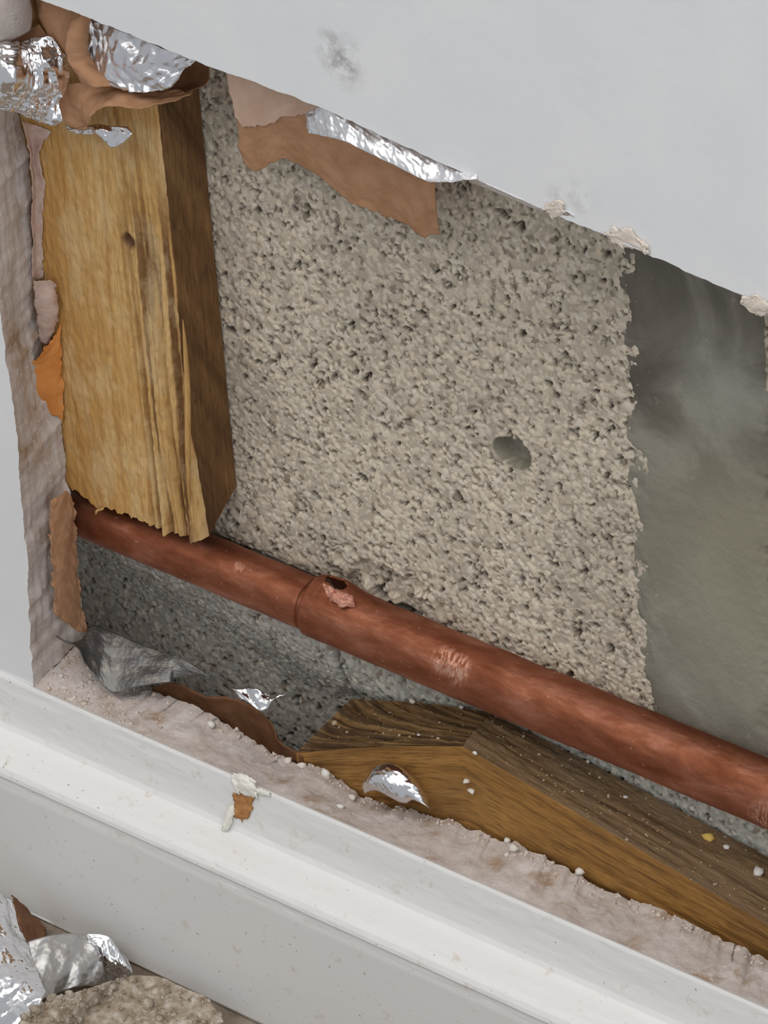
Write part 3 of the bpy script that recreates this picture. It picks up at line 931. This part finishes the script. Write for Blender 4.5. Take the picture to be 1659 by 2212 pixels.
# torn lip curling out below the burst
nu, nv = 40, 22
u, v = np.meshgrid(np.linspace(0, 1, nu), np.linspace(0, 1, nv))
S = hs - 1.8 + 9.6 * u + 1.2 * v + 0.4 * fbm(u * 5, v * 3, 161)
wid = (3.1 + 1.6 * fbm(u * 7, u * 0, 165, 2)) * (0.35 + 0.65 * np.sin(np.pi * np.clip(u * 1.05, 0, 1))) * (0.55 + 0.75 * u)
TH = hth + (-2.5 - 0.1 * u) / RP2 - v * wid / RP2
RR = RP2 + 1.7 + 0.9 * np.sin(np.pi * np.clip(v * 0.9 + 0.05, 0, 1)) * (0.5 + 0.6 * u) - 1.0 * v ** 2 + 1.5 * fbm(u * 6, v * 3, 163, 3) + 0.8 * np.sin(np.pi * u)
o = mesh('torn_lip', tube_pt(S, TH, RR), grid_faces(nu, nv), M_burr, pipe, uv=np.stack([u * 9, v * 3], -1))
thicken(o, 0.7)
o['label'] = 'pale torn copper lip'

# ------------------------------------------------------------------ timber sole plate with a chopped end
A = P(640, 1626, T + 1.0); B = P(757, 1510, YB - 1.0)
Dd = P(1000, 1612, T + 1.0); Cc = P(1064, 1540, YB - 1.0)
E = P(1760, 1905, YB - 1.0); Fp = P(1760, 2058, T + 4.0)
plate = empty('timber_sole_plate', (60, 25, 20))
set_props(plate, 'brown timber plate under the pipe with a chopped sloping left end', 'timber')


def patch(p00, p10, p01, p11, nu, nv, disp, uvs=(1, 1), uv0=(0, 0), mid=None):
    u, v = np.meshgrid(np.linspace(0, 1, nu), np.linspace(0, 1, nv))
    U, Vv = u[..., None], v[..., None]
    G = (1 - U) * (1 - Vv) * p00 + U * (1 - Vv) * p10 + (1 - U) * Vv * p01 + U * Vv * p11
    lu = np.linalg.norm(p10 - p00); lv = np.linalg.norm(p01 - p00)
    Nn = grid_normals(G)
    if (Nn[nv // 2, nu // 2] @ fw) > 0: Nn = -Nn
    G = G + Nn * disp(u * lu, v * lv, u, v)[..., None]
    return G, u * lu, v * lv


fade = lambda u, v: np.minimum(1, np.minimum(np.minimum(u, 1 - u), np.minimum(v, 1 - v)) * 30)
# top: u along the length D->F, v from front to back
G, lu, lv = patch(Dd, Fp, Cc, E, 420, 110,
                  lambda x, y, u, v: (0.9 * vnoise(x / 70, y / 1.6, 171) + 0.8 * fbm(x / 25, y / 3.0, 173, 4) + 0.35 * fbm(x / 2.2, y / 1.4, 174, 3)) * np.minimum(1, v * 12) + 1.2 * np.sin(np.pi * v) * 0.6)
top_edge_front = G[0].copy(); top_left = G[:, 0].copy()
top_G = G
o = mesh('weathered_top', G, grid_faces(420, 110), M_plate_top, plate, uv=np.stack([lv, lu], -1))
o['label'] = 'dark weathered top face with rough ridges'
# front: below the top front edge and the chopped end's front edge
zlow = 22.0
edge_top = np.vstack([resample(np.vstack([A, (A + Dd) / 2 + [0, 0, 1.2], Dd]), 120), top_edge_front[1:]])
nv = 90
low_ = edge_top.copy(); low_[:, 2] = zlow
G = np.stack([edge_top + (low_ - edge_top) * t for t in np.linspace(0, 1, nv)])
xx, zz = G[..., 0], G[..., 2]
d_ = (np.arange(nv) / (nv - 1))[:, None] * 40
G[..., 1] += -(0.5 * fbm(xx / 40, d_ / 2.0, 181, 4) + 0.25 * fbm(xx / 3, d_ / 2, 183, 3)) * np.minimum(1, d_ / 2)
G[..., 1] = np.maximum(G[..., 1], T + 0.4)
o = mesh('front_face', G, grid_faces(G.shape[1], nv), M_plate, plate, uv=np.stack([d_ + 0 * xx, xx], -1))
# chopped end with fanned growth rings
def end_disp(x, y, u, v):
    ringc = v * 8 * (0.45 + 0.55 * u) + 1.2 * u + 0.25 * vnoise(u * 6, v * 3, 191)
    return (-1.3 * np.abs(np.sin(ringc * math.pi)) ** 5 + 0.4 * fbm(x / 3, y / 1.5, 193, 4)) * fade(u, v) + 1.2 * np.sin(np.pi * u)
G, lu, lv = patch(A, Dd, B, Cc, 150, 90, end_disp)
u, v = np.meshgrid(np.linspace(0, 1, 150), np.linspace(0, 1, 90))
o = mesh('chopped_end', G, grid_faces(150, 90), M_plate_end, plate, uv=np.stack([v * 17 * (0.45 + 0.55 * u) + 2.2 * u, lu], -1))
o['label'] = 'sloping chopped end showing fanned growth rings'
end_G = G
# hidden back and left so the piece stays solid
Bl = B.copy(); Bl[2] = zlow; Al = A.copy(); Al[2] = zlow
mesh('left_face', np.array([A, B, Al, Bl]), np.array([[0, 1, 3, 2]]), M_plate, plate, uv=np.zeros((4, 2)))

# ------------------------------------------------------------------ foil backed paper hanging under the top edge
flap = empty('foil_backed_paper', P(950, 500, T + 4))
set_props(flap, 'torn brown kraft paper with a foil strip hanging under the top edge of the hole', 'paper')
sheet('kraft_paper', [(500, 120, T + 2), (640, 160, T + 2), (800, 235, T + 2), (1000, 300, T + 1)],
      [(528, 353, T + 5), (548, 369, T + 5), (560, 366, T + 5), (602, 345, T + 5), (636, 350, T + 5), (695, 387, T + 6), (750, 433, T + 6), (822, 463, T + 6), (877, 484, T + 6), (912, 507, T + 6), (950, 502, T + 5)], M_kraft,
      lmid=[(512, 255, T + 3), (518, 320, T + 4)], rmid=[(960, 380, T + 2), (940, 395, T + 3), (944, 450, T + 4)], n=(150, 90), amp=1.5, lam=34, seed=201, jag=0.35, parent=flap, thick=0.3, rough=0.5)
o = sheet('pale_paper_layer', [(480, 100, T + .6), (600, 150, T + .6), (740, 215, T + .6)],
          [(508, 252, T + 2.2), (531, 274, T + 2.6), (586, 266, T + 2.4), (611, 252, T + 2.2), (640, 250, T + 2), (672, 243, T + 1.5)], M_kraft_pale,
          lmid=[(494, 180, T + 1.4)], rmid=[(715, 232, T + .8)], n=(80, 50), amp=0.35, lam=20, seed=203, jag=0.35, parent=flap, thick=0.3)
o['label'] = 'paler pinkish upper layer of paper'
fcr = lambda u, v: 0.5 * np.sin(np.pi * v) + 0.3 * np.sin(9 * u + 5 * v) * v
o = sheet('foil_strip', [(664, 243, 6), (700, 231, 3), (770, 260, 2.5), (860, 298, 2.5), (950, 343, 2.5), (1034, 380, 1.5)],
          [(665, 287, 3), (737, 303, -1.5), (801, 333, -2.5), (864, 362, -2.5), (906, 384, -2.5), (940, 394, -2.5), (991, 391, -2), (1030, 386, -0.5)], M_foil_strip,
          n=(190, 40), amp=1.3, lam=5, seed=207, fold=fcr, parent=flap, flat=True, thick=0.12)
o['label'] = 'crumpled silver foil strip folded forward'

# ------------------------------------------------------------------ crumpled foil and paper in the top left corner
o = sheet('crumpled_foil_wad', [(-40, 95, 3), (20, 88, 5), (60, 84, 9), (105, 78, 10), (130, 105, 11)], [(-40, 245, -3), (5, 238, 0), (60, 254, 3), (110, 272, 6), (136, 262, 8)], [M_foil, M_kraft],
          lmid=[(-50, 170, -6)], rmid=[(152, 140, 12), (146, 180, 12), (130, 215, 10)], n=(84, 76), amp=3.6, lam=7.5, seed=301, bulge=3.5, flat=True, thick=0.12)
set_props(o, 'bright crumpled foil wad at the top left corner of the hole', 'foil')
o = sheet('kraft_paper_curl', [(100, 206, 9), (140, 180, 13), (230, 186, 16), (320, 196, 17), (416, 198, 20)], [(128, 250, 10), (150, 272, 12), (186, 276, 13), (203, 248, 6), (238, 226, 5), (290, 238, 6), (340, 224, 10), (412, 204, 17)], [M_kraft, M_kraft],
          n=(110, 50), amp=2.0, lam=11, seed=305, bulge=1.6, thick=0.3, jag=0.2)
set_props(o, 'long curled strip of kraft paper wrapped across the top of the batten', 'paper')
# curl's open end with the inside showing
o = sheet('foil_scrap', [(140, 272, 13), (170, 276, 13), (205, 268, 12.5), (240, 272, 12), (276, 273, 12)], [(150, 282, 12), (176, 290, 12), (212, 292, 11), (240, 318, 10), (262, 312, 10)], [M_foil, M_kraft],
          rmid=[(285, 290, 11)], n=(40, 22), amp=1.6, lam=6, seed=309, flat=True, thick=0.12, bulge=0.5)
set_props(o, 'small bright foil scrap stuck to the face of the batten', 'foil')
o = sheet('crumpled_foil_sheet', [(190, 34, 12), (230, 55, 11), (300, 84, 11), (370, 110, 12), (432, 126, 13)], [(230, 185, 8), (280, 198, 8), (330, 198, 9), (362, 190, 10), (380, 166, 12)], [M_foil_soft, M_kraft],
          lmid=[(194, 100, 11), (205, 150, 9)], rmid=[(412, 142, 12)], n=(84, 64), amp=3.4, lam=8.5, seed=313, bulge=0.6, flat=True, thick=0.12)
set_props(o, 'wrinkled grey foil sheet hanging above the batten under the board edge', 'foil')
o = sheet('kraft_paper_twist', [(160, 26, 8), (178, 24, 6), (197, 36, 8)], [(176, 184, 7), (205, 188, 5), (242, 186, 7)], [M_kraft, M_kraft_dark],
          lmid=[(152, 90, 7), (158, 140, 7)], rmid=[(188, 95, 9), (205, 140, 9)], n=(40, 70), amp=1.6, lam=8, seed=317, bulge=2.0, thick=0.25, jag=0.3)
set_props(o, 'narrow upright twist of brown paper between the two crumpled foils', 'paper')
o = sheet('kraft_paper_loop', [(398, 146, T + 2), (420, 132, T), (452, 132, T)], [(362, 196, T + 1), (395, 200, T), (424, 192, T)], [M_kraft_dark, M_kraft],
          lmid=[(376, 166, T + 3)], rmid=[(452, 160, T), (446, 180, T)], n=(36, 30), amp=0.4, lam=8, seed=321, bulge=-2.0, thick=0.25)
set_props(o, 'dark brown loop of paper at the top right corner of the batten', 'paper')
o = sheet('kraft_paper_sheet', [(70, -20, 13), (110, -14, 12), (165, 20, 12)], [(108, 84, 12), (130, 104, 12), (160, 128, 12)], [M_kraft, M_kraft],
          lmid=[(84, 35, 14)], rmid=[(160, 80, 11)], n=(46, 60), amp=1.5, lam=14, seed=325, bulge=1.0, thick=0.25)
set_props(o, 'smooth brown paper sheet folded behind the foil wad at the very top left', 'paper')
o = sheet('kraft_paper_fold', [(-30, 92, 11), (30, 72, 13), (85, 52, 14)], [(-30, 130, 10), (60, 110, 12), (118, 100, 13)], [M_kraft, M_kraft],
          n=(36, 16), amp=0.5, lam=9, seed=327, bulge=0.8, thick=0.25)
set_props(o, 'brown paper fold lying directly above the foil wad', 'paper')
o = sheet('plasterboard_scrap', [(-60, -60, 2), (0, -40, 4), (56, -20, 8)], [(-60, 92, 4), (0, 92, 6), (64, 62, 11)], M_gyp, rmid=[(66, 20, 11)], n=(40, 40), amp=0.3, lam=12, seed=331, bulge=4, thick=1.2)
set_props(o, 'pinkish grey rounded plasterboard scrap in the extreme top left corner', 'plasterboard')

# ------------------------------------------------------------------ loose foil and paper low in the hole
o = sheet('grey_foil_scrap', [(122, 1372, 5), (160, 1386, 9), (182, 1374, 13), (200, 1350, 17), (236, 1362, 19), (312, 1396, 20), (380, 1417, 20), (458, 1461, 21)],
          [(128, 1380, 4), (169, 1402, 6), (186, 1434, 7), (214, 1468, 8), (245, 1495, 8), (296, 1484, 11), (364, 1474, 15), (376, 1463, 17), (456, 1463, 21)], [M_foil_grey, M_foil_grey],
          n=(80, 36), amp=1.5, lam=14, seed=401, bulge=0.3, flat=True, thick=0.15)
set_props(o, 'dull grey dusty foil scrap lying over the lower left corner of the cut', 'foil')
o = sheet('foil_scrap', [(502, 1489, 19), (530, 1486, 20), (553, 1487, 20), (585, 1500, 22), (622, 1499, 24)], [(518, 1504, 18), (540, 1519, 18), (565, 1536, 18), (590, 1516, 20), (612, 1504, 23)], [M_foil, M_foil_dirty],
          n=(26, 16), amp=1.8, lam=6, seed=405, flat=True, thick=0.12)
set_props(o, 'small bright foil scrap caught in the gap left of the timber plate', 'foil')
o = sheet('kraft_lining_strip', [(330, 1484, T + 1), (380, 1476, T + 3), (443, 1504, T + 4), (506, 1510, T + 5), (561, 1537, T + 5), (590, 1568, T + 4), (604, 1603, T + 2), (652, 1632, T + .8)],
          [(345, 1560, T + 1), (440, 1600, T + 4), (516, 1640, T + 5), (590, 1690, T + 4.5), (640, 1700, T + 3), (668, 1700, T + 1)], M_kraft_dark,
          n=(90, 26), amp=0.6, lam=10, seed=409, bulge=-1.0, thick=0.3, jag=0.3)
set_props(o, 'brown paper strip with cavity shade in its colour, bowed out behind the lower edge of the cut', 'paper')
fl = lambda u, v: 2.2 * np.sin(np.pi * u) ** 0.7 * np.sin(np.pi * v) ** 0.6
o = sheet('foil_lump', [(783, 1700, 13), (792, 1679, 14), (817, 1653, 15.5), (851, 1649, 16), (885, 1670, 16), (906, 1700, 15.5), (923, 1728, 15)], [(786, 1712, 11), (813, 1708, 10.5), (842, 1722, 10.5), (872, 1735, 11), (893, 1726, 11.5), (928, 1748, 13)], [M_foil, M_foil_dirty],
          n=(34, 24), amp=0.9, lam=9, seed=413, fold=fl, flat=True, thick=0.15)
set_props(o, 'shiny domed lump of foil sitting on the cut edge by the timber plate', 'foil')

# ------------------------------------------------------------------ crumbs
ico_v, ico_f = None, None
def rock(name, at, size, mt, seed, sq=(1, 1, 1), sub=1):
    import bmesh
    bm = bmesh.new(); bmesh.ops.create_icosphere(bm, subdivisions=sub, radius=1)
    V = np.array([v.co[:] for v in bm.verts]); F = np.array([[l.index for l in f.verts] for f in bm.faces]); bm.free()
    r = np.random.default_rng(seed)
    V = np.sign(V) * np.abs(V) ** 0.75 * r.uniform(0.5, 1.15, (len(V), 1)) * np.array(sq) * size
    return mesh(name, V + np.asarray(at) + [0, 0, 0.35 * size], F, mt, smooth=False)


def on_plate(px, py):
    q = project(top_G.reshape(-1, 3)); i = np.hypot(q[:, 0] - px, q[:, 1] - py).argmin()
    return top_G.reshape(-1, 3)[i]


def on_grid(G_, px, py):
    V_ = G_.reshape(-1, 3); q = project(V_); i = np.hypot(q[:, 0] - px, q[:, 1] - py).argmin()
    return V_[i]


front_G = mesh_front = None
crumbs = [
    (1015, 1648, 0.75, M_crumb_w, 'tiny white round crumb on the plate near its chopped end', top_G),
    (1529, 1811, 1.75, M_crumb_y, 'yellow crumb on the top of the timber plate', top_G),
    (1572, 1832, 1.1, M_crumb_w, 'pale crumb just right of the yellow crumb on the plate', top_G),
    (1640, 1888, 1.9, M_crumb_w, 'white plaster crumb on the plate at the right edge of the photo', top_G),
    (1352, 1724, 0.7, M_crumb_w, 'speck of white plaster on the middle of the plate top', top_G),
    (1275, 1636, 0.6, M_crumb_w, 'speck of white plaster on the plate close under the pipe', top_G),
    (1097, 1806, 1.3, M_crumb_w, 'white crumb on the cut edge, upper of a close pair', Gb),
    (1107, 1836, 1.9, M_crumb, 'larger grey white crumb on the cut edge below its white neighbour', Gb),
    (1255, 1872, 1.7, M_crumb_w, 'white crumb at the end of the dark slot under the plate', Gb),
    (620, 1640, 1.6, M_crumb, 'pinkish crumb on the cut edge at the left foot of the plate', Gb),
    (655, 1660, 1.9, M_crumb_w, 'flat pale crumb on the cut edge below the plate corner', Gb),
    (700, 1672, 1.8, M_crumb_w, 'oblong pale crumb on the cut edge left of the foil lump', Gb),
    (760, 1722, 1.6, M_crumb, 'grey crumb on the cut edge touching the foil lump', Gb),
    (735, 1745, 1.4, M_crumb_w, 'white crumb on the cut edge just below left of the foil lump', Gb),
    (452, 1566, 1.5, M_crumb_w, 'round pale crumb on the brown stained part of the cut edge', Gb),
    (1008, 1690, 1.1, M_crumb, 'beige crumb on the front of the plate right of the foil lump', None),
    (1018, 1712, 1.2, M_crumb, 'lower beige crumb on the front of the plate by the foil lump', None),
    (890, 1512, 1.3, M_crumb, 'grey crumb on the chopped end under the pipe', end_G),
    (998, 1522, 0.8, M_crumb_w, 'white crumb at the top of the chopped end close to the pipe', end_G),
    (905, 1590, 0.7, M_crumb_w, 'tiny white crumb in the middle of the chopped end', end_G),
]
for i, (px, py, sz, mt, lab, g_) in enumerate(crumbs):
    at = on_grid(g_, px, py) if g_ is not None else P(px, py, T + 0.6)
    o = rock('plaster_crumb', at, sz * 0.85, mt, 500 + i, sq=(1.15, 0.9, 0.7))
    set_props(o, lab, 'crumb', 'loose plaster crumbs')


def scatter(name, pts, sizes, mt, seed, label=None, parent=None):
    import bmesh
    bm = bmesh.new(); bmesh.ops.create_icosphere(bm, subdivisions=1, radius=1)
    V0 = np.array([v.co[:] for v in bm.verts]); F0 = np.array([[l.index for l in f.verts] for f in bm.faces]); bm.free()
    r = np.random.default_rng(seed)
    n = len(pts)
    V = V0[None] * r.uniform(0.45, 1.3, (n, len(V0), 1)) * np.asarray(sizes)[:, None, None] * r.uniform(0.6, 1.2, (n, 1, 3)) + np.asarray(pts)[:, None]
    F = F0[None] + (np.arange(n) * len(V0))[:, None, None]
    o = mesh(name, V.reshape(-1, 3), F.reshape(-1, 3), mt, parent, smooth=False)
    o['kind'] = 'stuff'
    if label: set_props(o, label, 'plaster dust')
    return o


r = np.random.default_rng(77)
pts, sz = [], []
for _ in range(520):                                    # gritty back rim of the cut edge
    i = int(r.integers(60, NB - 30)); j = int(35 - abs(r.normal(0, 4)))
    if j < 0: continue
    pts.append(Gb[j, i]); sz.append(abs(r.normal(0, 0.26)) + 0.12)
for _ in range(260):                                    # dust heap in the lower left corner
    i = int(abs(r.normal(0, 26))); j = int(r.integers(0, 34))
    pts.append(Gb[j, min(i, NB - 1)]); sz.append(abs(r.normal(0, 0.3)) + 0.2)
M_grit = mat_simple('gypsum_grit', [(0.3, (0.48, 0.38, 0.30)), (0.7, (0.72, 0.66, 0.60))], 0.4, 0.95, spec=0.15)
scatter('plaster_grit', pts, sz, M_grit, 81, 'fine pale plaster grit strewn along the cut lower edge of the hole')
pts, sz = [], []
for _ in range(240):
    i, j = int(r.integers(0, 420)), int(r.integers(0, 110))
    pts.append(top_G[j, i]); sz.append(abs(r.normal(0, 0.18)) + 0.10)
for _ in range(60):
    i, j = int(r.integers(5, 145)), int(r.integers(5, 85))
    pts.append(end_G[j, i]); sz.append(abs(r.normal(0, 0.2)) + 0.13)
M_dust = mat_simple('tan_dust', [(0.3, (0.30, 0.22, 0.13)), (0.7, (0.52, 0.43, 0.31))], 0.5, 0.95, spec=0.15)
scatter('wood_dust', pts, sz, M_dust, 83, 'tan dust and grit lying on the timber plate')

# ------------------------------------------------------------------ rubble on the floor at the bottom left
rub_top = np.array([PZ(*p) for p in ((85, 2172, 15), (105, 2154, 15), (180, 2140, 14), (240, 2121, 12), (284, 2108, 9), (338, 2107, 8), (372, 2121, 8), (440, 2151, 7), (474, 2188, 6), (490, 2225, 5), (505, 2260, 4))])
rub_top[:, 1] = np.minimum(rub_top[:, 1], -15.6)
rub_bot = rub_top.copy()
nu, nv = 130, 80
g1 = rub_top.copy(); g1[:, 1] -= 45; g1[:, 2] -= 3
Tt, Bt = resample(rub_top, nu), resample(g1, nu)
G = np.stack([Tt + (Bt - Tt) * t for t in np.linspace(0, 1, nv)])
u, v = np.meshgrid(np.linspace(0, 1, nu), np.linspace(0, 1, nv))
x_, y_ = G[..., 0].copy(), G[..., 1].copy()
G[..., 2] += (2.2 * fbm(x_ / 5, y_ / 5, 601, 5) + 1.2 * crease(x_, y_, 6, 603)) * np.minimum(1, 0.3 + v * 8) - 5 * sstep(0.75, 1.0, v)
G[..., 2] = np.maximum(G[..., 2], 0.8)
bot_ring_z = 1.0
sk = np.concatenate([G[0, ::-1], G[:, 0], G[-1], G[::-1, -1]])
lowr = sk.copy(); lowr[:, 2] = np.minimum(lowr[:, 2] - 1, bot_ring_z)
V, F, U = join([(G, grid_faces(nu, nv), np.stack([x_, y_], -1)), (np.stack([sk, lowr]), grid_faces(len(sk), 2), np.zeros((len(sk) * 2, 2)))])
rub = mesh('plaster_rubble', V, F, M_rubble)
set_props(rub, 'rough beige chunk of broken plaster on the floor against the skirting', 'rubble')
pts = [G[int(r.integers(0, nv)), int(r.integers(0, nu))] for _ in range(500)]
o = scatter('loose_grain', pts, np.abs(r.normal(0, 0.5, 500)) + 0.3, M_rubble, 87, parent=rub)

o = sheet('foil_sheet', [(-70, 1900, -30), (-20, 1915, -28), (10, 1936, -26), (25, 1942, -25)], [(-70, 2300, -70), (20, 2290, -66), (90, 2270, -62)], [M_foil, M_kraft],
          rmid=[(44, 2009, -30), (68, 2053, -34), (81, 2097, -40), (98, 2141, -46), (91, 2171, -50), (95, 2212, -55)], n=(56, 110), amp=1.7, lam=7, seed=611, bulge=2.0, flat=True, thick=0.15)
set_props(o, 'large crinkled silver foil sheet standing at the bottom left corner', 'foil')
o = sheet('foil_scrap', [(60, 2034, -34), (100, 2024, -30), (142, 2016, -26), (186, 2019, -22), (233, 2022, -19), (240, 2044, -19), (252, 2041, -19), (270, 2067, -19), (286, 2103, -20)],
          [(90, 2160, -44), (105, 2154, -42), (140, 2140, -36), (179, 2130, -32), (215, 2130, -27), (236, 2128, -24), (284, 2124, -21)], [M_foil_dirty, M_kraft],
          n=(60, 40), amp=2.4, lam=12, seed=617, bulge=1.5, flat=True, thick=0.15)
set_props(o, 'dusty folded foil scrap on the rubble beside the large foil sheet', 'foil')
o = sheet('foil_scrap', [(186, 2016, -22.5), (233, 2021, -20), (250, 2041, -20), (284, 2100, -21)], [(190, 2050, -24), (214, 2060, -24), (220, 2090, -25), (282, 2126, -22)], [M_foil, M_kraft],
          n=(26, 16), amp=1.4, lam=8, seed=619, bulge=0.8, flat=True, thick=0.15)
set_props(o, 'bright crinkled foil corner on the edge of the dusty foil scrap', 'foil')
o = sheet('kraft_scrap', [(24, 1932, -24), (42, 1948, -21), (66, 1972, -18.5), (98, 2006, -17.5)], [(44, 2012, -30), (66, 2050, -32), (80, 2052, -30), (96, 2026, -24)], M_kraft_dark,
          n=(30, 26), amp=0.8, lam=8, seed=623, thick=0.3, jag=0.5)
set_props(o, 'dark brown paper scrap wedged between the large foil sheet and the skirting', 'paper')
